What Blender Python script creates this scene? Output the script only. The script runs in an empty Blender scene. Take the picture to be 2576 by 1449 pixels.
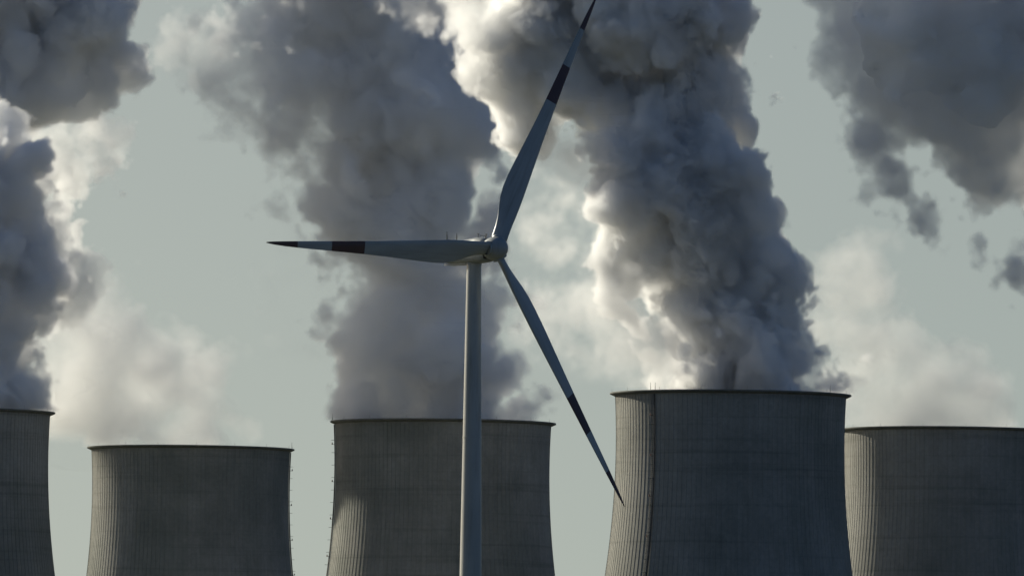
import bpy, bmesh, math, random, time
import numpy as np
from mathutils import Vector, Matrix
T0 = time.time()
R = math.radians
C = bpy.context.scene.collection
scene = bpy.context.scene

# ------------------------------------------------------------------ camera
LENS = 400.0
cam_d = bpy.data.cameras.new('camera')
cam = bpy.data.objects.new('camera', cam_d)
C.objects.link(cam)
cam_d.lens = LENS
cam_d.sensor_width = 36.0
cam_d.clip_start = 1.0
cam_d.clip_end = 80000.0
PITCH, ROLL = math.atan(0.0476), R(0.62)
cam.matrix_world = Matrix.Translation((0, 0, 2.0)) @ Matrix.Rotation(math.pi / 2 + PITCH, 4, 'X') @ Matrix.Rotation(ROLL, 4, 'Z')
scene.camera = cam
CAM = cam.matrix_world.copy()
PXT = 36.0 / LENS / 2576.0            # tangent per picture unit (picture taken as 2576 x 1449)


def at(px, py, Y):
    """world point at forward distance Y that stands where (px, py) of the picture is"""
    d = CAM.to_3x3() @ Vector(((px - 1288.0) * PXT, -(py - 724.5) * PXT, -1.0))
    return CAM.translation + d * (Y / d.y)


# ------------------------------------------------------------------ sky, sun, exposure
SUN_EL, SUN_AZ = R(24), R(-48)        # azimuth measured from the view direction, negative = left
world = bpy.data.worlds.new('World')
scene.world = world
world.use_nodes = True
wn = world.node_tree
bg = wn.nodes['Background']
sky = wn.nodes.new('ShaderNodeTexSky')
sky.sky_type = 'NISHITA'
sky.sun_disc = False
sky.sun_elevation = SUN_EL
sky.sun_rotation = SUN_AZ
sky.altitude = 100
sky.air_density = 1.0
sky.dust_density = 1.5
sky.ozone_density = 1.0
tcw = wn.nodes.new('ShaderNodeTexCoord')
lift = wn.nodes.new('ShaderNodeVectorMath')
lift.operation = 'ADD'
lift.inputs[1].default_value = (0, 0, 0.16)      # thick pale air: no brown band low over the horizon
wn.links.new(tcw.outputs['Generated'], lift.inputs[0])
wn.links.new(lift.outputs[0], sky.inputs[0])
def wmath(op, a, b, clamp=False):
    m = wn.nodes.new('ShaderNodeMath')
    m.operation = op
    m.use_clamp = clamp
    for k, v in ((0, a), (1, b)):
        if isinstance(v, (int, float)):
            m.inputs[k].default_value = v
        else:
            wn.links.new(v, m.inputs[k])
    return m.outputs[0]


sepw = wn.nodes.new('ShaderNodeSeparateXYZ')
wn.links.new(tcw.outputs['Generated'], sepw.inputs[0])
dots = wn.nodes.new('ShaderNodeVectorMath')
dots.operation = 'DOT_PRODUCT'
dots.inputs[1].default_value = (math.sin(SUN_AZ), math.cos(SUN_AZ), 0)
wn.links.new(tcw.outputs['Generated'], dots.inputs[0])
low = wmath('DIVIDE', wmath('SUBTRACT', 0.38, sepw.outputs[2]), 0.25, True)         # 1 below 0.13, 0 above 0.38
sunward = wmath('DIVIDE', wmath('ADD', dots.outputs['Value'], 0.15), 0.55, True)
hz = wn.nodes.new('ShaderNodeMix')           # pale grey-green milky air low down on the sun's side, clear blue sky elsewhere
hz.data_type = 'RGBA'
wn.links.new(wmath('MULTIPLY', low, sunward), hz.inputs[0])
hz.inputs[6].default_value = (0.54, 0.74, 1.0, 1)
hz.inputs[7].default_value = (1.32, 1.16, 0.89, 1)
tint = wn.nodes.new('ShaderNodeMix')
tint.data_type = 'RGBA'
tint.blend_type = 'MULTIPLY'
tint.inputs[0].default_value = 1.0
wn.links.new(sky.outputs[0], tint.inputs[6])
wn.links.new(hz.outputs[2], tint.inputs[7])
wn.links.new(tint.outputs[2], bg.inputs[0])
bg.inputs[1].default_value = 0.05

sd = bpy.data.lights.new('sun', 'SUN')
sun = bpy.data.objects.new('sun', sd)
C.objects.link(sun)
sd.energy = 4.5
sd.angle = R(0.5)
sd.color = (1.0, 0.94, 0.78)
SUNV = Vector((math.sin(SUN_AZ) * math.cos(SUN_EL), math.cos(SUN_AZ) * math.cos(SUN_EL), math.sin(SUN_EL)))
sun.rotation_euler = (-SUNV).to_track_quat('-Z', 'Y').to_euler()

scene.view_settings.view_transform = 'Standard'
scene.view_settings.look = 'None'
scene.view_settings.exposure = 0.55
scene.view_settings.gamma = 1.0

scene.render.engine = 'CYCLES'
cy = scene.cycles
cy.max_bounces = 12
cy.diffuse_bounces = 3
cy.glossy_bounces = 2
cy.transmission_bounces = 4
cy.transparent_max_bounces = 32
cy.volume_bounces = 9
cy.volume_step_rate = 1.0
cy.volume_max_steps = 256
cy.use_adaptive_sampling = True
cy.adaptive_threshold = 0.02
cy.sample_clamp_indirect = 4.0
cy.use_denoising = True
cy.time_limit = 1000


# ------------------------------------------------------------------ helpers
def tag(o, label=None, cat=None, group=None, kind=None):
    for k, v in (('label', label), ('category', cat), ('group', group), ('kind', kind)):
        if v:
            o[k] = v
    return o


def link(name, data, parent=None, loc=None):
    o = bpy.data.objects.new(name, data)
    C.objects.link(o)
    if parent:
        o.parent = parent
    if loc is not None:
        o.location = loc
    return o


def smooth(me, flag=True):
    me.polygons.foreach_set('use_smooth', [flag] * len(me.polygons))
    me.update()


def obj(name, bm, mats, parent=None, sm=False):
    me = bpy.data.meshes.new(name)
    bm.to_mesh(me)
    bm.free()
    for m in (mats if isinstance(mats, (list, tuple)) else [mats]):
        me.materials.append(m)
    if sm:
        smooth(me)
    return link(name, me, parent)


def mat(name):
    m = bpy.data.materials.new(name)
    m.use_nodes = True
    return m, m.node_tree, m.node_tree.nodes['Principled BSDF']


def node(nt, kind, **kw):
    n = nt.nodes.new(kind)
    for k, v in kw.items():
        setattr(n, k, v)
    return n


def noise_col(nt, bs, scale, c0, c1, p0=0.3, p1=0.7, detail=5, rough=0.6, stretch=(1, 1, 1), coord='Object'):
    tc = node(nt, 'ShaderNodeTexCoord')
    mp = node(nt, 'ShaderNodeMapping')
    mp.inputs['Scale'].default_value = stretch
    nz = node(nt, 'ShaderNodeTexNoise')
    nz.inputs['Scale'].default_value = scale
    nz.inputs['Detail'].default_value = detail
    nz.inputs['Roughness'].default_value = rough
    cr = node(nt, 'ShaderNodeValToRGB')
    cr.color_ramp.elements[0].position, cr.color_ramp.elements[0].color = p0, (*c0, 1)
    cr.color_ramp.elements[1].position, cr.color_ramp.elements[1].color = p1, (*c1, 1)
    info = node(nt, 'ShaderNodeObjectInfo')            # every tower gets its own stains
    loc = node(nt, 'ShaderNodeVectorMath', operation='SCALE')
    loc.inputs[0].default_value = (310, 170, 230)
    nt.links.new(info.outputs['Random'], loc.inputs['Scale'])
    add = node(nt, 'ShaderNodeVectorMath', operation='ADD')
    nt.links.new(tc.outputs[coord], add.inputs[0])
    nt.links.new(loc.outputs[0], add.inputs[1])
    nt.links.new(add.outputs[0], mp.inputs[0])
    nt.links.new(mp.outputs[0], nz.inputs[0])
    nt.links.new(nz.outputs[0], cr.inputs[0])
    return cr.outputs[0]


def mul(nt, a, b, fac=1.0, mode='MULTIPLY'):
    m = node(nt, 'ShaderNodeMix', data_type='RGBA', blend_type=mode)
    m.inputs[0].default_value = fac
    for s, v in ((6, a), (7, b)):
        if isinstance(v, tuple):
            m.inputs[s].default_value = (*v, 1)
        else:
            nt.links.new(v, m.inputs[s])
    return m.outputs[2]


def box(bm, c, s, rot=None):
    r = bmesh.ops.create_cube(bm, size=1.0)
    M = Matrix.Translation(c) @ (rot.to_4x4() if rot else Matrix()) @ Matrix.Diagonal((*s, 1))
    bmesh.ops.transform(bm, matrix=M, verts=r['verts'])
    return r['verts']


def rod(bm, a, b, r, r2=None, seg=6):
    a, b = Vector(a), Vector(b)
    d = b - a
    q = d.to_track_quat('Z', 'Y').to_matrix().to_4x4()
    M = Matrix.Translation((a + b) / 2) @ q
    return bmesh.ops.create_cone(bm, segments=seg, radius1=r, radius2=r if r2 is None else r2, depth=d.length, cap_ends=True, matrix=M)['verts']


def lathe(bm, prof, seg=48, close=False, mi=0):
    rings = []
    for (r, z) in prof:
        rings.append([bm.verts.new((r * math.cos(2 * math.pi * k / seg), r * math.sin(2 * math.pi * k / seg), z)) for k in range(seg)])
    n = len(rings)
    for i in range(n if close else n - 1):
        a, b = rings[i], rings[(i + 1) % n]
        for k in range(seg):
            f = bm.faces.new((a[k], a[(k + 1) % seg], b[(k + 1) % seg], b[k]))
            f.material_index = mi
    return rings


# ------------------------------------------------------------------ materials
# weathered concrete of the tower shells
conc, nt, bs = mat('concrete')
base = noise_col(nt, bs, 0.06, (0.235, 0.235, 0.212), (0.33, 0.325, 0.297), 0.3, 0.7, 6, 0.6)
streak = noise_col(nt, bs, 1.0, (0.88, 0.88, 0.87), (1, 1, 1), 0.35, 0.62, 6, 0.65, (0.8, 0.8, 0.018))
lifts = noise_col(nt, bs, 1.0, (0.72, 0.72, 0.72), (1, 1, 1), 0.30, 0.46, 3, 0.7, (0.01, 0.01, 0.45))
fine = noise_col(nt, bs, 0.9, (0.84, 0.84, 0.84), (1.08, 1.08, 1.06), 0.3, 0.7, 6, 0.75)
patch = noise_col(nt, bs, 0.035, (0.80, 0.82, 0.80), (1.06, 1.05, 1.04), 0.42, 0.58, 4, 0.55, (1, 1, 0.6))
nt.links.new(mul(nt, mul(nt, mul(nt, mul(nt, base, streak), lifts, 0.75), fine), patch), bs.inputs['Base Color'])
bs.inputs['Roughness'].default_value = 0.9
bs.inputs['Specular IOR Level'].default_value = 0.15

rim_m, nt, bs = mat('rim_concrete')
nt.links.new(noise_col(nt, bs, 0.4, (0.10, 0.11, 0.10), (0.20, 0.20, 0.18), 0.3, 0.7, 6, 0.7), bs.inputs['Base Color'])
bs.inputs['Roughness'].default_value = 0.9

steel, nt, bs = mat('galvanised_steel')
nt.links.new(noise_col(nt, bs, 2.0, (0.10, 0.10, 0.10), (0.2, 0.2, 0.19)), bs.inputs['Base Color'])
bs.inputs['Metallic'].default_value = 0.6
bs.inputs['Roughness'].default_value = 0.6

lamp_red, nt, bs = mat('red_lamp_glass')
bs.inputs['Base Color'].default_value = (0.10, 0.03, 0.025, 1)
bs.inputs['Roughness'].default_value = 0.3

paint, nt, bs = mat('turbine_paint')
c = noise_col(nt, bs, 0.35, (0.27, 0.285, 0.275), (0.345, 0.355, 0.34), 0.3, 0.7, 5, 0.6, (1, 1, 0.3))
c2 = noise_col(nt, bs, 1.0, (0.80, 0.79, 0.76), (1, 1, 1), 0.3, 0.5, 5, 0.7, (1.6, 1.6, 0.12))
nt.links.new(mul(nt, c, c2), bs.inputs['Base Color'])
bs.inputs['Roughness'].default_value = 0.42

paint_r, nt, bs = mat('red_band_paint')
nt.links.new(noise_col(nt, bs, 0.5, (0.05, 0.022, 0.02), (0.075, 0.032, 0.028)), bs.inputs['Base Color'])
bs.inputs['Roughness'].default_value = 0.45

dark, nt, bs = mat('dark_rubber_and_louvres')
nt.links.new(noise_col(nt, bs, 3.0, (0.03, 0.03, 0.03), (0.06, 0.06, 0.055)), bs.inputs['Base Color'])
bs.inputs['Roughness'].default_value = 0.7

soil, nt, bs = mat('field_ground')
c1 = noise_col(nt, bs, 0.004, (0.04, 0.05, 0.02), (0.09, 0.08, 0.05), 0.35, 0.65, 8, 0.6)
c2 = noise_col(nt, bs, 0.3, (0.7, 0.7, 0.7), (1.1, 1.1, 1.1), 0.3, 0.7, 8, 0.7)
nt.links.new(mul(nt, c1, c2), bs.inputs['Base Color'])
bs.inputs['Roughness'].default_value = 1.0

# ------------------------------------------------------------------ ground
bm = bmesh.new()
bmesh.ops.create_circle(bm, cap_ends=True, segments=96, radius=30000, matrix=Matrix.Translation((0, 3000, 0)))
tag(obj('ground', bm, soil), kind='structure')

# ------------------------------------------------------------------ cooling towers
TOP = 113.0
NRIB = 140


def tower_r(z):
    return 28.7 * math.sqrt(1 + ((z - 100.0) / 79.0) ** 2)


def shell_mesh():
    zs = [0, 6, 12, 18, 24, 30, 36] + list(np.linspace(42, TOP - 0.6, 48))
    ang, rad = [], []
    w = 2 * math.pi / NRIB
    for k in range(NRIB):
        a = k * w
        for f, dr in ((0.0, 0.065), (0.07, 0.065), (0.10, 0.0), (0.97, 0.0)):
            ang.append(a + f * w)
            rad.append(dr)
    n = len(ang)
    V, F = [], []
    for z in zs:
        r = tower_r(z)
        for a, dr in zip(ang, rad):
            V.append(((r + dr) * math.cos(a), (r + dr) * math.sin(a), z))
    for i in range(len(zs) - 1):
        for k in range(n):
            k2 = (k + 1) % n
            F.append((i * n + k, i * n + k2, (i + 1) * n + k2, (i + 1) * n + k))
    # inner face of the shell
    o = len(V)
    for z in zs:
        r = tower_r(z) - 0.7
        for a in ang:
            V.append((r * math.cos(a), r * math.sin(a), z))
    for i in range(len(zs) - 1):
        for k in range(n):
            k2 = (k + 1) % n
            F.append((o + i * n + k2, o + i * n + k, o + (i + 1) * n + k, o + (i + 1) * n + k2))
    me = bpy.data.meshes.new('shell')
    me.from_pydata(V, [], F)
    me.materials.append(conc)
    me.update()
    return me


SHELL = shell_mesh()


def rim_mesh():
    bm = bmesh.new()
    r = tower_r(TOP)
    prof = [(r - 0.75, TOP - 0.8), (r + 0.30, TOP - 0.8), (r + 1.30, TOP - 0.36), (r + 1.36, TOP - 0.1), (r + 1.30, TOP), (r - 0.75, TOP - 0.02)]
    lathe(bm, prof, 160, close=True)
    me = bpy.data.meshes.new('rim')
    bm.to_mesh(me)
    bm.free()
    me.materials.append(rim_m)
    return me


RIM = rim_mesh()


def rod_mesh(h, r=0.07):
    bm = bmesh.new()
    rod(bm, (0, 0, 0), (0, 0, h), r, r * 0.5, 5)
    me = bpy.data.meshes.new('lightning_rod')
    bm.to_mesh(me)
    bm.free()
    me.materials.append(steel)
    return me


ROD = rod_mesh(0.9, 0.04)
ROD_TALL = rod_mesh(1.9, 0.07)


def cooling_tower(px, py, Y, label, ladder=None, tall=(), width=0.0):
    p = at(px, py, Y)
    t = link('cooling_tower', None, None, (p.x, Y, p.z - TOP))
    tag(t, label, 'cooling tower', 'concrete cooling towers of the power station')
    t.empty_display_size = 5
    t.location.z = 0
    sc = p.z / TOP
    t.scale = (width or 1.0, width or 1.0, sc)
    link('shell', SHELL, t)
    link('rim', RIM, t)
    r = tower_r(TOP) + 0.9
    rnd = random.Random(int(px) + 7)
    for k in range(16):
        a = 2 * math.pi * (k + 0.15 + 0.2 * rnd.random()) / 16
        link('lightning_rod', ROD, t, (r * math.cos(a), r * math.sin(a), TOP - 0.05))
    for phi in tall:                      # phi from the side facing the viewer, negative = left
        a = -math.pi / 2 + R(phi)
        link('lightning_rod', ROD_TALL, t, (r * math.cos(a), r * math.sin(a), TOP - 0.05))
    if ladder is not None:
        a = -math.pi / 2 + R(ladder)
        ca, sa = math.cos(a), math.sin(a)
        u = Vector((ca, sa, 0))
        v = Vector((-sa, ca, 0))
        bm = bmesh.new()
        zs = np.linspace(30, TOP - 1, 60)
        for s in (-0.3, 0.3):
            for z0, z1 in zip(zs[:-1], zs[1:]):
                rod(bm, u * (tower_r(z0) + 0.42) + v * s + Vector((0, 0, z0)), u * (tower_r(z1) + 0.42) + v * s + Vector((0, 0, z1)), 0.06, seg=5)
        z = 30.3
        while z < TOP - 1.2:
            rr = tower_r(z) + 0.42
            rod(bm, u * rr - v * 0.3 + Vector((0, 0, z)), u * rr + v * 0.3 + Vector((0, 0, z)), 0.03, seg=4)
            z += 0.5
        ld = obj('ladder', bm, steel, t)
        z = 33.0
        k = 0
        while z < TOP - 2:
            bm = bmesh.new()
            rr = tower_r(z)
            for s in (-0.3, 0.3):
                rod(bm, u * (rr + 0.1) + v * s + Vector((0, 0, z)), u * (rr + 1.25) + v * s + Vector((0, 0, z)), 0.04, seg=4)
            obj('bracket', bm, steel, ld)
            if k % 3 == 1:
                bm = bmesh.new()
                q = u * (rr + 1.0) + Vector((0, 0, z - 1.1))
                rod(bm, q, q + Vector((0, 0, 0.45)), 0.15, 0.11, 8)
                rod(bm, q + Vector((0, 0, -0.12)), q, 0.18, seg=8)
                rod(bm, u * (rr + 0.1) + Vector((0, 0, z - 1.15)), q + Vector((0, 0, -0.06)), 0.05, seg=4)
                obj('warning_lamp', bm, lamp_red, ld)
            z += 3.4
            k += 1
        # cable duct beside the ladder
        bm = bmesh.new()
        for z0, z1 in zip(zs[:-1], zs[1:]):
            rod(bm, u * (tower_r(z0) + 0.25) + v * 0.6 + Vector((0, 0, z0)), u * (tower_r(z1) + 0.25) + v * 0.6 + Vector((0, 0, z1)), 0.14, seg=6)
        obj('cable_duct', bm, dark, t)
    return t


YT = {1: 2930.0, 2: 3334.0, 3: 3062.0, 4: 2862.0, 5: 3160.0}
tw1 = cooling_tower(-158, 1034, YT[1], 'cooling tower cut off by the left edge, under the dark leftmost steam column', width=1.0)
tw2 = cooling_tower(480, 1127, YT[2], 'lowest cooling tower, free on both sides, sunlit left strip, only thin steam on top', ladder=88, tall=(82,))
tw3 = cooling_tower(1115, 1062, YT[3], 'concrete cooling tower directly behind the pole of the wind turbine', ladder=-88, tall=(-84,))
tw4 = cooling_tower(1838, 991, YT[4], 'tallest looking cooling tower, dark ladder line down its sunlit ribbed flank, blade tip before it', ladder=-43, tall=(-43, -40, 55))
tw5 = cooling_tower(2385, 1081, YT[5], 'cooling tower cut off by the right edge and partly hidden by its nearer neighbour')

# ------------------------------------------------------------------ wind turbine
YH = 1556.0
YAW = R(40.3)
TILT = R(4.1)
hubp = at(1246, 625, YH)
turb = link('wind_turbine', None)
nv = Vector((math.sin(YAW), -math.cos(YAW), 0))          # where the nose points (horizontal part)
OVER = 4.5
axis0 = Vector((hubp.x, hubp.y, 0)) - nv * OVER
turb.location = (axis0.x, axis0.y, 0)
tag(turb, 'white three-bladed wind turbine with dark red blade bands in front of the cooling towers', 'wind turbine')
HH = hubp.z
# local frame: rotate so that +X is the nose direction
FR = Matrix.Rotation(math.atan2(nv.y, nv.x), 4, 'Z')
HUB = FR @ Matrix.Translation((OVER, 0, HH)) @ Matrix.Rotation(-TILT, 4, 'Y')   # local X = rotor axis

# pole in flanged sections
bm = bmesh.new()
zt = HH - 1.9
prof = []
nz = 24
for i in range(nz + 1):
    z = zt * i / nz
    prof.append((1.92 - 0.92 * (z / zt) ** 1.0, z))
lathe(bm, prof, 64)
pole = obj('pole', bm, paint, turb, True)
for z in (zt * 0.36, zt * 0.70, zt - 0.12):
    bm = bmesh.new()
    r = 1.92 - 0.92 * z / zt
    lathe(bm, [(r - 0.02, z - 0.10), (r + 0.035, z - 0.09), (r + 0.035, z + 0.09), (r - 0.02, z + 0.10)], 64)
    obj('flange', bm, paint, pole, False)

# nacelle: stations along X (nose direction), section = rounded box; roof drops to the rear
bm = bmesh.new()


def section(x, zb, ztp, wb, wt, n=28, e=3.6):
    out = []
    zc, hz = (zb + ztp) / 2, (ztp - zb) / 2
    for k in range(n):
        a = 2 * math.pi * k / n
        c, s = math.cos(a), math.sin(a)
        yy = math.copysign(abs(c) ** (2 / e), c)
        zz = math.copysign(abs(s) ** (2 / e), s)
        w = wb + (wt - wb) * (zz + 1) / 2
        out.append(bm.verts.new((x, yy * w, zc + zz * hz)))
    return out


st = [(-6.1, -1.30, 0.45, 0.95, 0.75), (-5.9, -1.62, 0.78, 1.35, 1.1), (-4.6, -1.84, 0.98, 1.5, 1.25), (-3.0, -1.93, 1.18, 1.55, 1.3),
      (-0.4, -1.93, 1.46, 1.58, 1.3), (1.2, -1.92, 1.62, 1.58, 1.28), (1.6, -1.90, 1.62, 1.56, 1.26), (2.4, -1.85, 1.50, 1.5, 1.22), (3.0, -1.75, 1.40, 1.42, 1.15), (3.15, -1.55, 1.25, 1.3, 1.05)]
prev = None
secs = [section(*s) for s in st]
for a, b in zip(secs[:-1], secs[1:]):
    n = len(a)
    for k in range(n):
        bm.faces.new((a[k], b[k], b[(k + 1) % n], a[(k + 1) % n]))
bm.faces.new(secs[0])
bm.faces.new(list(reversed(secs[-1])))
bmesh.ops.recalc_face_normals(bm, faces=bm.faces[:])
nac = obj('nacelle', bm, paint, turb, True)
nac.matrix_local = FR @ Matrix.Translation((0, 0, HH))


def npart(name, build, m, parent=None, sm=False):
    bm = bmesh.new()
    build(bm)
    return obj(name, bm, m, parent or nac, sm)


# service keel under the rear
npart('keel', lambda b: [b and box(b, (-3.1, 0, -1.98), (4.6, 1.7, 0.2))], paint)
# yaw collar
def _yaw(b):
    lathe(b, [(0.99, -2.1), (1.06, -2.08), (1.06, -1.9), (1.0, -1.86)], 48)
npart('yaw_collar', _yaw, paint, sm=True)
# weather masts with a cross rod at the rear, small fittings at the front
npart('weather_mast', lambda b: [rod(b, (-5.0, -0.7, 0.8), (-5.0, -0.7, 2.5), 0.045), rod(b, (-5.0, -0.7, 1.5), (-5.0, -0.7, 2.2), 0.075),
                                 rod(b, (-5.0, -0.7, 1.5), (-3.3, 0.0, 1.2), 0.03), box(b, (-5.0, -0.7, 2.5), (0.16, 0.05, 0.12))], dark)
npart('weather_mast', lambda b: [rod(b, (-2.9, -0.7, 1.05), (-2.9, -0.7, 2.3), 0.045), rod(b, (-2.9, -0.7, 1.45), (-2.9, -0.7, 2.05), 0.07)], dark)
npart('roof_rail', lambda b: [rod(b, (1.5, -0.55, 1.86), (3.0, -0.55, 1.72), 0.04), rod(b, (1.5, -0.55, 1.5), (1.5, -0.55, 1.92), 0.05), rod(b, (3.0, -0.55, 1.35), (3.0, -0.55, 1.85), 0.05)], dark)
npart('wind_vane', lambda b: [rod(b, (1.55, -0.6, 1.5), (1.55, -0.6, 2.1), 0.05), box(b, (1.55, -0.6, 2.05), (0.34, 0.05, 0.14))], steel)
npart('wind_vane', lambda b: [rod(b, (2.9, -0.3, 1.35), (2.9, -0.3, 2.0), 0.05), box(b, (2.9, -0.3, 1.97), (0.3, 0.2, 0.1))], steel)
npart('front_louvre', lambda b: [box(b, (3.2, 0, -0.2), (0.1, 2.0, 2.4)), rod(b, (3.1, 0, 0.1), (3.9, 0, 0.15), 1.15, seg=32)], dark)

# hub and spinner (local X = rotor axis)
bm = bmesh.new()
prof = [(1.18, -1.35), (1.42, -1.15), (1.55, -0.75), (1.61, -0.2), (1.60, 0.3), (1.50, 0.75), (1.30, 1.18), (1.0, 1.50), (0.62, 1.73), (0.25, 1.83), (0.02, 1.85)]
rings = lathe(bm, prof, 64)
bm.faces.new(rings[0][::-1])
bmesh.ops.transform(bm, matrix=Matrix.Rotation(math.pi / 2, 4, 'Y'), verts=bm.verts)
bmesh.ops.recalc_face_normals(bm, faces=bm.faces[:])
hub = obj('hub', bm, paint, turb, True)
hub.matrix_local = HUB

# blade along local Z; leading edge towards +Y, upwind = +X
RT = 41.0
ST = [  # r/R, chord, thickness ratio, twist deg, offset of the chord behind the axis (share of chord)
    (0.030, 1.75, 1.00, 20, 0.50), (0.050, 1.72, 1.00, 20, 0.50), (0.075, 1.80, 0.90, 20, 0.47), (0.105, 2.15, 0.70, 20, 0.42), (0.14, 2.65, 0.52, 20, 0.37),
    (0.18, 3.08, 0.42, 19, 0.33), (0.215, 3.22, 0.37, 18, 0.31), (0.26, 3.16, 0.33, 16.5, 0.30), (0.32, 2.90, 0.29, 14, 0.30), (0.40, 2.50, 0.26, 11.5, 0.30),
    (0.48, 2.13, 0.24, 9.5, 0.30), (0.571, 1.78, 0.22, 8, 0.30), (0.64, 1.55, 0.21, 7, 0.30), (0.714, 1.32, 0.20, 6, 0.30), (0.79, 1.10, 0.19, 5, 0.30),
    (0.862, 0.88, 0.18, 4, 0.30), (0.92, 0.66, 0.18, 3.5, 0.31), (0.96, 0.45, 0.18, 3, 0.33), (0.985, 0.26, 0.18, 3, 0.36), (0.998, 0.08, 0.2, 3, 0.4)]


def blade_bm():
    bm = bmesh.new()
    NP = 28
    rings = []
    # refine spans smoothly
    rs = sorted(set([s[0] for s in ST] + list(np.linspace(0.03, 0.998, 60))))
    A = np.array(ST)
    def ip(r, c):
        return float(np.interp(r, A[:, 0], A[:, c]))
    for r in rs:
        ch, th, tw, of = ip(r, 1), ip(r, 2), ip(r, 3) + 1.0, ip(r, 4)
        mixc = min(1.0, max(0.0, (th - 0.42) / 0.5))       # 1 = round root, 0 = aerofoil
        ring = []
        for k in range(NP):
            a = 2 * math.pi * k / NP
            xc = 0.5 * (1 + math.cos(a))                  # 1 = leading edge ... 0 = trailing edge
            t = 1 - xc                                     # distance from the leading edge
            yt = 5 * th * (0.2969 * math.sqrt(max(t, 0)) - 0.126 * t - 0.3516 * t * t + 0.2843 * t ** 3 - 0.1036 * t ** 4)
            airf = yt if math.sin(a) >= 0 else -yt * 0.72
            circ = 0.5 * math.sin(a) * th
            h = (airf * (1 - mixc) + circ * mixc) * ch
            yy = (xc - (1 - of)) * ch
            tr = R(tw)
            y = yy * math.cos(tr) - h * math.sin(tr) * -1 * -1
            x = yy * math.sin(tr) + h * math.cos(tr) * -1
            pre = 0.55 * r ** 2                            # slight forward bend
            ring.append(bm.verts.new((x + pre, y, r * RT)))
        rings.append((r, ring))
    for (r0, a), (r1, b) in zip(rings[:-1], rings[1:]):
        rm = (r0 + r1) / 2
        red = (0.571 < rm < 0.714) or rm > 0.862
        for k in range(NP):
            f = bm.faces.new((a[k], a[(k + 1) % NP], b[(k + 1) % NP], b[k]))
            f.material_index = 1 if red else 0
    bm.faces.new(rings[0][1][::-1])
    bm.faces.new(rings[-1][1])
    bmesh.ops.recalc_face_normals(bm, faces=bm.faces[:])
    return bm


BL = blade_bm()
bme = bpy.data.meshes.new('blade')
BL.to_mesh(bme)
BL.free()
bme.materials.append(paint)
bme.materials.append(paint_r)
smooth(bme)
COL = bmesh.new()
lathe(COL, [(0.86, 1.05), (1.02, 1.2), (1.02, 1.52), (0.99, 1.60), (0.90, 1.62)], 40)
cme = bpy.data.meshes.new('blade_collar')
COL.to_mesh(cme)
COL.free()
cme.materials.append(paint)
smooth(cme)
# rotation about the axis: up is 0, positive = towards the viewer's right
for i, ang in enumerate((30.0, 150.0, 270.0)):
    rot = Matrix.Rotation(R(-ang + 1.3), 4, 'X')
    b = link('blade', bme, hub)
    b.matrix_local = rot
    c_ = link('blade_collar', cme, hub)
    c_.matrix_local = rot

# ------------------------------------------------------------------ steam
# each plume is a field of puffs roughened by fractal noise; a dense core surface wrapped in real volumetric vapour
_rng = np.random.default_rng(11)


def _wmat(coord):
    """cubic B-spline weights from a lattice (spacing 1, origin 0) to coordinates"""
    i = np.floor(coord).astype(int)
    f = (coord - i).astype(np.float32)
    n = int(i.max()) + 4
    W = np.zeros((len(coord), n), np.float32)
    k = np.arange(len(coord))
    W[k, i] = (1 - f) ** 3 / 6
    W[k, i + 1] = (3 * f ** 3 - 6 * f ** 2 + 4) / 6
    W[k, i + 2] = (-3 * f ** 3 + 3 * f ** 2 + 3 * f + 1) / 6
    W[k, i + 3] = f ** 3 / 6
    return W


def lattice_noise(axes, lam, stretch=(1, 1, 1)):
    Ws = [_wmat((a - a[0]) / (lam * s) + _rng.random()) for a, s in zip(axes, stretch)]
    L = _rng.standard_normal([W.shape[1] for W in Ws]).astype(np.float32)
    L = np.einsum('ai,ijk->ajk', Ws[0], L, optimize=True)
    L = np.einsum('bj,ajk->abk', Ws[1], L, optimize=True)
    L = np.matmul(L, Ws[2].T)
    return L * 2.6                       # about unit spread


def upsample(coarse, caxes, axes):
    out = coarse
    for d in range(3):
        c = (axes[d] - caxes[d][0]) / (caxes[d][1] - caxes[d][0])
        i = np.clip(np.floor(c).astype(int), 0, len(caxes[d]) - 2)
        f = np.clip(c - i, 0, 1).astype(np.float32)
        sh = [1, 1, 1]
        sh[d] = len(f)
        f = f.reshape(sh)
        out = np.take(out, i, d) * (1 - f) + np.take(out, i + 1, d) * f
    return out


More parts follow.
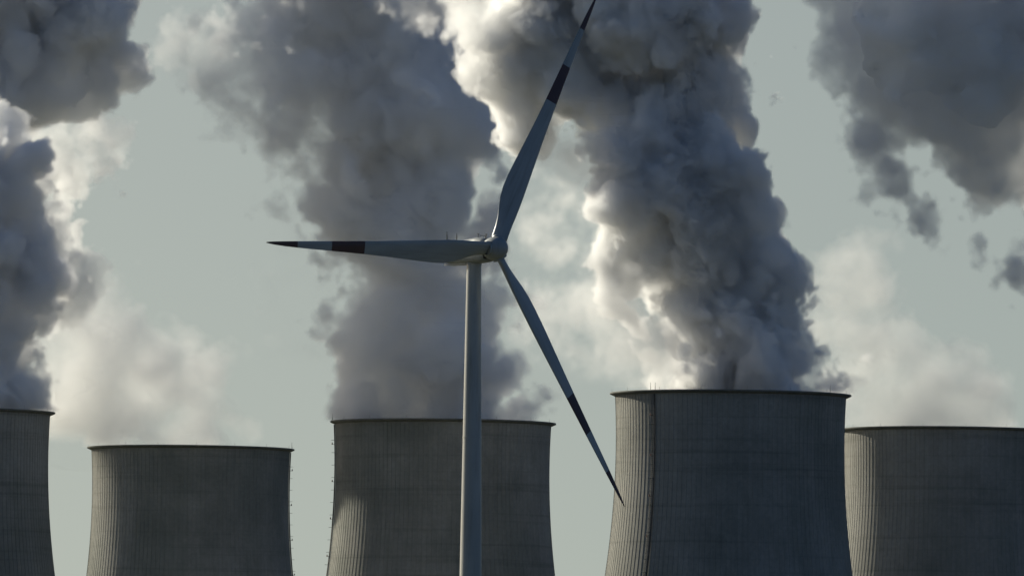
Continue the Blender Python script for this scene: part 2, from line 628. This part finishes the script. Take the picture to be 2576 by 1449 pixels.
def warp(s, axes, voxel):
    """curl the roughened body: look every cell up a little way off (trilinear)"""
    D = []
    for d in range(3):
        n = lattice_noise(axes, 9.0)
        n *= 1.1 / voxel
        m = lattice_noise(axes, 3.6)
        m *= 0.5 / voxel
        n += m
        D.append(n)
    out = np.empty_like(s)
    nx, ny, nz = s.shape
    jy = np.arange(ny, dtype=np.float32)[None, :, None]
    kz = np.arange(nz, dtype=np.float32)[None, None, :]
    flat = s.ravel()
    for i0 in range(0, nx, 16):
        i1 = min(nx, i0 + 16)
        x = np.clip(np.arange(i0, i1, dtype=np.float32)[:, None, None] + D[0][i0:i1], 0, nx - 1.001)
        y = np.clip(jy + D[1][i0:i1], 0, ny - 1.001)
        z = np.clip(kz + D[2][i0:i1], 0, nz - 1.001)
        xi, yi, zi = x.astype(np.int32), y.astype(np.int32), z.astype(np.int32)
        x -= xi; y -= yi; z -= zi
        b = (xi * ny + yi) * nz + zi
        c00 = flat[b] * (1 - z) + flat[b + 1] * z
        c01 = flat[b + nz] * (1 - z) + flat[b + nz + 1] * z
        b += ny * nz
        c10 = flat[b] * (1 - z) + flat[b + 1] * z
        c11 = flat[b + nz] * (1 - z) + flat[b + nz + 1] * z
        out[i0:i1] = (c00 * (1 - y) + c01 * y) * (1 - x) + (c10 * (1 - y) + c11 * y) * x
    return out


def sstep(x, a, b):
    t = np.clip((x - a) / (b - a), 0, 1)
    return t * t * (3 - 2 * t)


def grid_tree(lo, hi, res, to_mesh=None, source=None):
    ng = bpy.data.node_groups.new('density_grid', 'GeometryNodeTree')
    ng.interface.new_socket('Geometry', in_out='INPUT', socket_type='NodeSocketGeometry')
    ng.interface.new_socket('Geometry', in_out='OUTPUT', socket_type='NodeSocketGeometry')
    N, Lk = ng.nodes, ng.links
    gi, go = N.new('NodeGroupInput'), N.new('NodeGroupOutput')
    pos = N.new('GeometryNodeInputPosition')
    sub = N.new('ShaderNodeVectorMath'); sub.operation = 'SUBTRACT'
    sub.inputs[1].default_value = lo
    Lk.new(pos.outputs[0], sub.inputs[0])
    mulv = N.new('ShaderNodeVectorMath'); mulv.operation = 'MULTIPLY'
    mulv.inputs[1].default_value = [(res[i] - 1) / (hi[i] - lo[i]) for i in range(3)]
    Lk.new(sub.outputs[0], mulv.inputs[0])
    sep = N.new('ShaderNodeSeparateXYZ')
    Lk.new(mulv.outputs[0], sep.inputs[0])
    ints = []
    for k in range(3):
        f = N.new('FunctionNodeFloatToInt'); f.rounding_mode = 'ROUND'
        Lk.new(sep.outputs[k], f.inputs[0])
        ints.append(f.outputs[0])

    def im(op, a, b):
        m = N.new('FunctionNodeIntegerMath'); m.operation = op
        for s, v in ((0, a), (1, b)):
            if isinstance(v, int):
                m.inputs[s].default_value = v
            else:
                Lk.new(v, m.inputs[s])
        return m.outputs[0]
    idx = im('ADD', im('MULTIPLY', im('ADD', im('MULTIPLY', ints[0], int(res[1])), ints[1]), int(res[2])), ints[2])
    at_ = N.new('GeometryNodeInputNamedAttribute'); at_.data_type = 'FLOAT'
    at_.inputs[0].default_value = 'd'
    si = N.new('GeometryNodeSampleIndex'); si.data_type = 'FLOAT'; si.domain = 'POINT'
    if source is None:
        Lk.new(gi.outputs[0], si.inputs['Geometry'])
    else:
        oi = N.new('GeometryNodeObjectInfo')
        oi.inputs[0].default_value = source
        Lk.new(oi.outputs['Geometry'], si.inputs['Geometry'])
    Lk.new(at_.outputs[0], si.inputs['Value'])
    Lk.new(idx, si.inputs['Index'])
    vc = N.new('GeometryNodeVolumeCube')
    vc.inputs['Min'].default_value = lo
    vc.inputs['Max'].default_value = hi
    for k, a in enumerate('XYZ'):
        vc.inputs['Resolution ' + a].default_value = int(res[k])
    Lk.new(si.outputs[0], vc.inputs['Density'])
    out = vc.outputs[0]
    if to_mesh is not None:
        vm = N.new('GeometryNodeVolumeToMesh')
        vm.resolution_mode = 'GRID'
        vm.inputs['Threshold'].default_value = to_mesh
        Lk.new(out, vm.inputs['Volume'])
        out = vm.outputs[0]
    Lk.new(out, go.inputs[0])
    return ng


def field_mesh(arr, name):
    me = bpy.data.meshes.new(name)
    me.vertices.add(arr.size)
    a = me.attributes.new('d', 'FLOAT', 'POINT')
    a.data.foreach_set('value', np.ascontiguousarray(arr, dtype=np.float32).ravel())
    return me


def iso_mesh(arr, lo, hi, level, name):
    o = bpy.data.objects.new('tmp', field_mesh(arr, 'tmp'))
    C.objects.link(o)
    m = o.modifiers.new('g', 'NODES')
    m.node_group = grid_tree(lo, hi, arr.shape, level)
    dg = bpy.context.evaluated_depsgraph_get()
    me = bpy.data.meshes.new_from_object(o.evaluated_get(dg))
    me.name = name
    src = o.data
    bpy.data.objects.remove(o)
    bpy.data.meshes.remove(src)
    return me


def biggest(me):
    """keep the largest connected body of the surface"""
    n = len(me.vertices)
    e = np.empty(len(me.edges) * 2, np.int64)
    me.edges.foreach_get('vertices', e)
    a, b = e[0::2], e[1::2]
    lab = np.arange(n)
    while True:
        old = lab.copy()
        m = np.minimum(lab[a], lab[b])
        np.minimum.at(lab, a, m)
        np.minimum.at(lab, b, m)
        lab = lab[lab]
        if (lab == old).all():
            break
    big = np.bincount(lab).argmax()
    bm = bmesh.new()
    bm.from_mesh(me)
    bm.verts.ensure_lookup_table()
    bmesh.ops.delete(bm, geom=[bm.verts[int(i)] for i in np.nonzero(lab != big)[0]], context='VERTS')
    bm.to_mesh(me)
    bm.free()


def vapour_mat(name, mult, aniso=0.15, color=(0.990, 0.991, 0.990), soft=0.0, lump=0.0, veil=0.05, bias=1.7, pad=12.0):
    m = bpy.data.materials.new(name)
    m.use_nodes = True
    nt = m.node_tree
    nt.nodes.clear()
    out = nt.nodes.new('ShaderNodeOutputMaterial')
    pv = nt.nodes.new('ShaderNodeVolumePrincipled')
    pv.inputs['Color'].default_value = (*color, 1)
    pv.inputs['Density'].default_value = mult
    pv.inputs['Density Attribute'].default_value = 'density'
    pv.inputs['Anisotropy'].default_value = aniso
    nt.links.new(pv.outputs[0], out.inputs['Volume'])
    m.cycles.volume_step_rate = VSTEP
    m.cycles.homogeneous_volume = False
    return m


VSTEP = 1.6
core_m = bpy.data.materials.new('dense_steam')
core_m.use_nodes = True
bs = core_m.node_tree.nodes['Principled BSDF']
bs.inputs['Base Color'].default_value = (0.94, 0.94, 0.94, 1)
bs.inputs['Roughness'].default_value = 1.0
bs.inputs['Specular IOR Level'].default_value = 0.0
film_m = bpy.data.materials.new('thin_steam_film')
film_m.use_nodes = True
nt = film_m.node_tree
bs = nt.nodes['Principled BSDF']
bs.inputs['Base Color'].default_value = (0.8, 0.8, 0.8, 1)
bs.inputs['Alpha'].default_value = 0.015
bs.inputs['Specular IOR Level'].default_value = 0.0


def plume(label, Y, puffs, voxel, sigma, seed, amps, edge, wisp=0.0, core=4.5, zmin_px=None, k=3.5, group='steam plumes rising from the cooling towers', aniso=0.15,
          film=None, tower=None, yflat=1.0, color=(0.990, 0.991, 0.990), soft=0.0, lump=0.0, veil=0.05, bias=1.7, pad=12.0):
    global _rng
    _rng = np.random.default_rng(seed)
    t0 = time.time()
    P = []
    sc = Y * PXT
    for q in puffs:
        px, py, r = q[:3]
        dy = q[3] if len(q) > 3 else 0.0
        w = q[4] if len(q) > 4 else 0.0
        c = at(px, py, Y)
        P.append((c.x, Y + dy, c.z, r * sc, w))
    P = np.array(P)
    lo = (P[:, :3] - P[:, 3:4]).min(0) - pad
    hi = (P[:, :3] + P[:, 3:4]).max(0) + pad
    if zmin_px is not None:
        lo[2] = max(lo[2], zmin_px)
    res = np.maximum(8, np.round((hi - lo) / voxel).astype(int) + 1)
    hi = lo + (res - 1) * voxel
    axes = [lo[i] + np.arange(res[i]) * voxel for i in range(3)]
    cs = 2.0
    cres = np.ceil((hi - lo) / cs).astype(int) + 2
    cax = [lo[i] + np.arange(cres[i]) * cs for i in range(3)]
    X, Yg, Z = np.meshgrid(*[a.astype(np.float32) for a in cax], indexing='ij')
    # slow swirl of the whole body
    wx, wy, wz = [lattice_noise(cax, 22.0) * 1.3 for _ in range(3)]
    X = X + wx; Yg = Yg + wy; Z = Z + wz * 0.6
    acc = np.zeros(X.shape, np.float32)
    den = np.zeros(X.shape, np.float32)
    acc2 = np.zeros(X.shape, np.float32)
    for (cx, cyy, cz, r, w) in P:
        if w >= 0.9:                            # separate thin veil
            d = np.sqrt((X - cx) ** 2 + (Yg - cyy) ** 2 + (Z - cz) ** 2)
            acc2 += (w if w < 1 else 1.0) * np.exp(np.clip((r - d) / 5.0, -30, 30))
            continue
        d = np.sqrt((X - cx) ** 2 + ((Yg - cyy) / yflat) ** 2 + (Z - cz) ** 2)
        e = np.exp(np.clip((r - d) / k, -30, 30))
        acc += e
        den += e * w
    S = k * np.log(acc + 1e-12)
    Wc = den / (acc + 1e-12)
    s = upsample(S, cax, axes)
    wfield = upsample(Wc, cax, axes)          # local thinness 0..1
    for lam, a in amps:
        n = lattice_noise(axes, lam)
        if a > 0:
            s += a * lam * (np.abs(n) * 1.5 - 0.75)
        else:
            s += -a * lam * n
    s = warp(s, axes, voxel) - bias
    fn = lattice_noise(axes, 7.0) * 0.5
    for lam, a in ((3.4, 0.34), (1.7, 0.24), (0.9, 0.17)):
        fn += lattice_noise(axes, lam) * a
    # soft, torn parts
    if wisp:
        s += (wfield + soft) * wisp * (fn * 8.0 - 1.5)
    dens = np.clip(s / edge, 0, 1)
    dens *= (1 - np.clip(wfield, 0, 1)) ** 1.5 * (1 - lump + lump * np.clip(0.5 + 0.8 * fn, 0, 1.6))
    if acc2.max() > 0:
        s2 = upsample(5.0 * np.log(acc2 + 1e-12), cax, axes)
        dens += veil * np.clip((s2 + 5.0 * fn) / 9.0, 0, 1) * np.clip(0.45 + 0.9 * fn, 0, 2)
    # fade against the faces of the box so that nothing ends in a flat cut
    fade = np.ones(dens.shape, np.float32)
    for d in range(3):
        if d == 2 and zmin_px is not None:
            f = sstep(hi[2] - axes[2], 0, 8)
        else:
            f = sstep(np.minimum(axes[d] - lo[d], hi[d] - axes[d]), 0, 5)
        sh = [1, 1, 1]; sh[d] = len(f)
        fade *= f.reshape(sh).astype(np.float32)
    if tower is not None:                       # inside the shell below the rim, free above it
        tx, ty = tower.location.x, tower.location.y
        rad = np.sqrt((axes[0][:, None] - tx) ** 2 + (axes[1][None, :] - ty) ** 2).astype(np.float32)[:, :, None]
        zz = axes[2][None, None, :].astype(np.float32)
        tt = tower.scale.z * TOP
        inside = 1 - sstep(rad, 24.5, 27.6)
        out = sstep(zz - tt, 0.5, 9.0)
        over = sstep(zz - tt, -0.3, 1.2) * (1 - sstep(rad, 28.5, 33))
        fade *= np.maximum(np.maximum(inside, over), out)
    dens *= fade
    # top level object: the dense core (or a faint outer film where the steam is thin)
    lo_l, hi_l = Vector(lo), Vector(hi)
    org = Vector(((lo[0] + hi[0]) / 2, (lo[1] + hi[1]) / 2, lo[2]))
    step = 3
    def shrink(a):
        b = a[::step, ::step, ::step]
        hh = [lo[i] + (b.shape[i] - 1) * step * voxel for i in range(3)]
        return b, hh
    if film is None:
        b, hh = shrink(np.where((wfield > 0.4) | (fade < 0.9), -9.0, s).astype(np.float32) + 50.0)
        me = iso_mesh(b, tuple(lo), tuple(hh), core + 50.0, 'steam_plume')
        me.materials.clear(); me.materials.append(core_m)
    else:
        b, hh = shrink(s / 10)
        me = iso_mesh(b, tuple(lo), tuple(hh), film, 'steam_plume')
        me.materials.clear(); me.materials.append(film_m)
    biggest(me)
    me.transform(Matrix.Translation(-org))
    smooth(me)
    top = link('steam_plume', me, None, org)
    tag(top, label, 'steam plume', group)
    v = link('vapour', bpy.data.volumes.new('vapour'), top)
    src_o = bpy.data.objects.new('vapour_field', field_mesh(dens, 'vapour_field'))
    m = v.modifiers.new('grid', 'NODES')
    m.node_group = grid_tree(tuple(np.array(lo) - np.array(org)), tuple(np.array(hi) - np.array(org)), res, None, src_o)
    # the node reads positions relative to the object, so the field sits round its own origin
    vm = vapour_mat('vapour', sigma, aniso, color)
    ngd = m.node_group
    sm_ = ngd.nodes.new('GeometryNodeSetMaterial')
    go = [n for n in ngd.nodes if n.type == 'GROUP_OUTPUT'][0]
    src = go.inputs[0].links[0].from_socket
    ngd.links.new(src, sm_.inputs['Geometry'])
    sm_.inputs['Material'].default_value = vm
    ngd.links.new(sm_.outputs[0], go.inputs[0])
    v.data.materials.append(vm)
    print(label[:40], 'grid', list(res), round(float(dens.mean()), 4), 'core faces', len(me.polygons), 's', round(time.time() - t0, 1))
    return top


AMPS = [(22, 0.14), (10, 0.26), (5, 0.34), (2.5, 0.36), (1.3, 0.38), (0.75, 0.34)]
SOFTAMPS = [(22, 0.11), (10, 0.25), (5, 0.28), (2.5, 0.29), (1.3, 0.46), (0.75, 0.50)]
RIMZ = TOP - 6
VOX = 0.42

plume('tallest dense steam column, rising over the tower with the ladder, left side sunlit', YT[4], [
    (1975, 1025, 72), (2050, 975, 40, 0, .55), (2085, 1000, 30, 0, .5), (1880, 1010, 90), (1800, 1020, 75), (1880, 930, 92), (1862, 830, 104), (1755, 1000, 50), (1765, 930, 50), (1810, 880, 60), (1838, 740, 116), (1790, 640, 128), (1740, 640, 100),
    (1752, 540, 128), (1670, 520, 110, -8), (1740, 430, 115, -12), (1600, 420, 120, -16), (1640, 350, 95, -14), (1750, 340, 95, -12),
    (1790, 220, 105, 18), (1825, 400, 70, 25), (1825, 290, 92, 25), (1818, 40, 112, -8), (1700, 200, 115, 18), (1600, 190, 115, 16), (1500, 230, 110), (1400, 200, 120),
    (1310, 190, 110, 5), (1300, 80, 105), (1310, 310, 75, 8), (1400, 50, 130), (1550, 10, 125, -14), (1700, 10, 130, -16), (1330, 350, 60, 8),
    (1600, -120, 150), (1400, -120, 140), (1750, -120, 130), (1650, -300, 160), (1500, -320, 160), (1780, -300, 140), (1350, -300, 130),
    (1640, 640, 70), (1650, 760, 65), (1720, 800, 50, 10), (1600, 690, 40, 0, .4), (1560, 640, 40, 0, .4), (1706, 912, 42, -30), (1680, 900, 50, 0, .6),
    (1100, 10, 70, -10, 0.93), (1170, 10, 60, -5, 0.8), (1050, -30, 70, -5, 0.93),
    (1560, 870, 90, -15, .95), (1640, 890, 90, -15, .9), (1500, 800, 90, -15, .97), (1560, 700, 90, -15, .95), (1450, 860, 80, -15, 1), (1430, 430, 90, 0, .95), (1370, 520, 75, 0, .97), (1340, 830, 60, -15, .97), (1430, 640, 70, -15, 1), (2060, 940, 55, 5, .8),
], VOX, 0.85, 24, SOFTAMPS, 1.3, wisp=0.8, zmin_px=RIMZ, tower=tw4, core=6.5, aniso=0.2, lump=0.6, veil=0.07, color=(0.985, 0.987, 0.987))

plume('grey steam column behind the wind turbine, torn wisps drifting from its upper left', YT[3], [
    (930, 1050, 80), (1050, 1040, 100), (1180, 1040, 100), (1270, 1050, 70), (1330, 1045, 28, 0, .6), (1300, 1000, 35, 0, .4), (960, 950, 108), (1100, 940, 150), (1232, 950, 92), (1290, 925, 35, 0, .3),
    (972, 850, 92), (1100, 830, 140), (1215, 850, 80), (925, 770, 55, 0, .75), (1060, 740, 135), (1175, 740, 75), (1150, 650, 60), (1195, 605, 42),
    (985, 660, 88, 0, .15), (1070, 640, 115), (1000, 560, 135), (1070, 520, 110), (900, 500, 125, 0, .1), (1040, 430, 140), (830, 430, 100, 0, .15), (770, 350, 90, 0, .3),
    (900, 330, 150), (1050, 330, 140), (1100, 230, 105), (1000, 200, 150), (850, 200, 140), (1070, 120, 100), (950, 60, 150), (790, 60, 125), (700, 100, 90, 0, .2),
    (600, 180, 60, 0, .5), (560, 230, 50, 0, .6), (490, 140, 50, 0, .7), (430, 130, 40, 0, .8), (600, 60, 70, 0, .35), (550, 60, 40, 0, .7), (570, 300, 28, 0, .8), (540, 340, 20, 0, .8),
    (720, 550, 50, 0, .95), (720, 470, 60, 0, .85), (900, -80, 170), (750, -60, 140), (1050, -60, 120), (730, 750, 90, 0, 1), (790, 850, 60, 0, 1), (800, 640, 60, 0, 1), (1240, 760, 50, 0, .6),
], VOX, 0.34, 7, AMPS, 3.0, wisp=0.7, zmin_px=RIMZ, tower=tw3, core=11, soft=0.35, lump=0.5, veil=0.03)

plume('dark dense steam column at the left edge, rising over the cut off tower', YT[1], [
    (10, 1040, 70), (-60, 1020, 100), (-160, 1020, 110), (12, 930, 60), (-60, 900, 120), (12, 860, 66), (25, 760, 85), (85, 700, 75), (50, 620, 70), (30, 520, 75), (-60, 600, 120), (5, 440, 60), (-25, 350, 55),
    (-80, 380, 70), (-120, 750, 120), (-160, 480, 120), (100, 1040, 25, 0, .5), (110, 960, 40, 0, 1)], VOX, 0.6, 3, SOFTAMPS, 1.6, core=7.5, lump=0.45, color=(0.990, 0.991, 0.990), wisp=0.8, zmin_px=RIMZ, tower=tw1)

plume('big grey steam cloud filling the upper left corner, with a cream sunlit hollow', 3150.0, [
    (135, 60, 138), (232, 165, 66), (200, 100, 110), (60, 120, 150), (100, 190, 75), (0, 200, 120), (255, 215, 40),
    (220, 340, 64, 25, .45), (240, 400, 55, 25, .4), (150, 350, 85, 30, .6), (100, 330, 60, 30, .7), (255, 440, 30, 25, .4), (120, 420, 65, 25, .6), (60, 340, 60, 30, .7), (150, 480, 50), (92, 560, 54), (145, 600, 28), (112, 680, 45, 0, .3),
    (60, 650, 80), (185, 700, 35, 0, .85), (150, 720, 50, 0, .7), (100, -90, 160), (-30, -60, 160), (-60, -260, 190), (110, -260, 180), (-250, -120, 190), (-60, 150, 160), (-60, 572, 106), (-80, 420, 120, -6)], VOX, 0.5, 8, SOFTAMPS, 1.8, core=9, lump=0.45, color=(0.990, 0.991, 0.990), wisp=0.7)

plume('dark torn steam cloud hanging in the upper right corner', 2800.0, [
    (2601, 68, 190), (2475, 118, 170), (2275, 148, 105, 0, .1), (2205, 28, 70, 0, .5), (2185, 188, 42, 0, .5), (2245, 288, 50, 0, .4), (2355, 183, 110), (2485, 258, 130, 0, .1), (2245, 338, 40, 0, .5),
    (2525, 425, 110, 0, .1), (2460, 510, 52, 0, .4), (2590, 530, 80, 0, .1), (2620, 440, 110), (2500, 470, 95), (2550, 545, 70), (2285, 235, 80), (2260, 300, 50), (2325, 28, 130), (2475, -32, 160), (2290, -92, 115, 0, .3), (2675, 318, 150), (2675, 608, 85, 0, .4), (2725, 118, 200), (2505, -162, 150)],
    VOX, 0.27, 12, [(22, 0.25), (10, 0.34), (5, 0.38), (2.5, 0.36), (1.3, 0.36)], 3.5, wisp=0.8, core=18, pad=24.0, soft=0.5, lump=0.5)

THIN = [(22, 0.2), (10, 0.25), (5, -0.35), (2.5, -0.4), (1.3, -0.4)]
plume('pale thin steam drifting up and left from the lowest tower', YT[2], [
    (430, 970, 100), (500, 985, 50), (490, 1050, 60), (300, 1105, 70), (420, 1100, 75), (520, 1105, 45), (380, 1050, 110), (330, 930, 100), (250, 850, 110), (300, 1070, 100), (200, 980, 110), (180, 800, 100), (260, 760, 70), (130, 900, 90), (560, 1090, 30), (150, 1060, 60)],
    0.6, 0.11, 5, THIN, 12.0, zmin_px=RIMZ, tower=tw2, film=0.15, bias=-1.2, aniso=0.1, color=(0.95, 0.95, 0.94), wisp=0.5, soft=0.4, lump=0.35)
plume('pale warm thin steam over the tower cut off by the right edge', YT[5], [
    (2450, 1075, 85), (2510, 1075, 50), (2330, 1050, 115), (2230, 1050, 110), (2440, 1010, 65), (2360, 960, 85), (2265, 920, 110), (2180, 930, 115), (2120, 850, 95), (2220, 830, 90), (2300, 870, 50), (2080, 760, 70),
    (2180, 740, 80), (2060, 680, 50)], 0.6, 0.13, 6, THIN, 12.0, zmin_px=RIMZ, tower=tw5, film=0.15, bias=0.0, aniso=0.1, color=(0.92, 0.93, 0.92), wisp=0.5, soft=0.4, lump=0.4)
print('script', time.time() - T0)
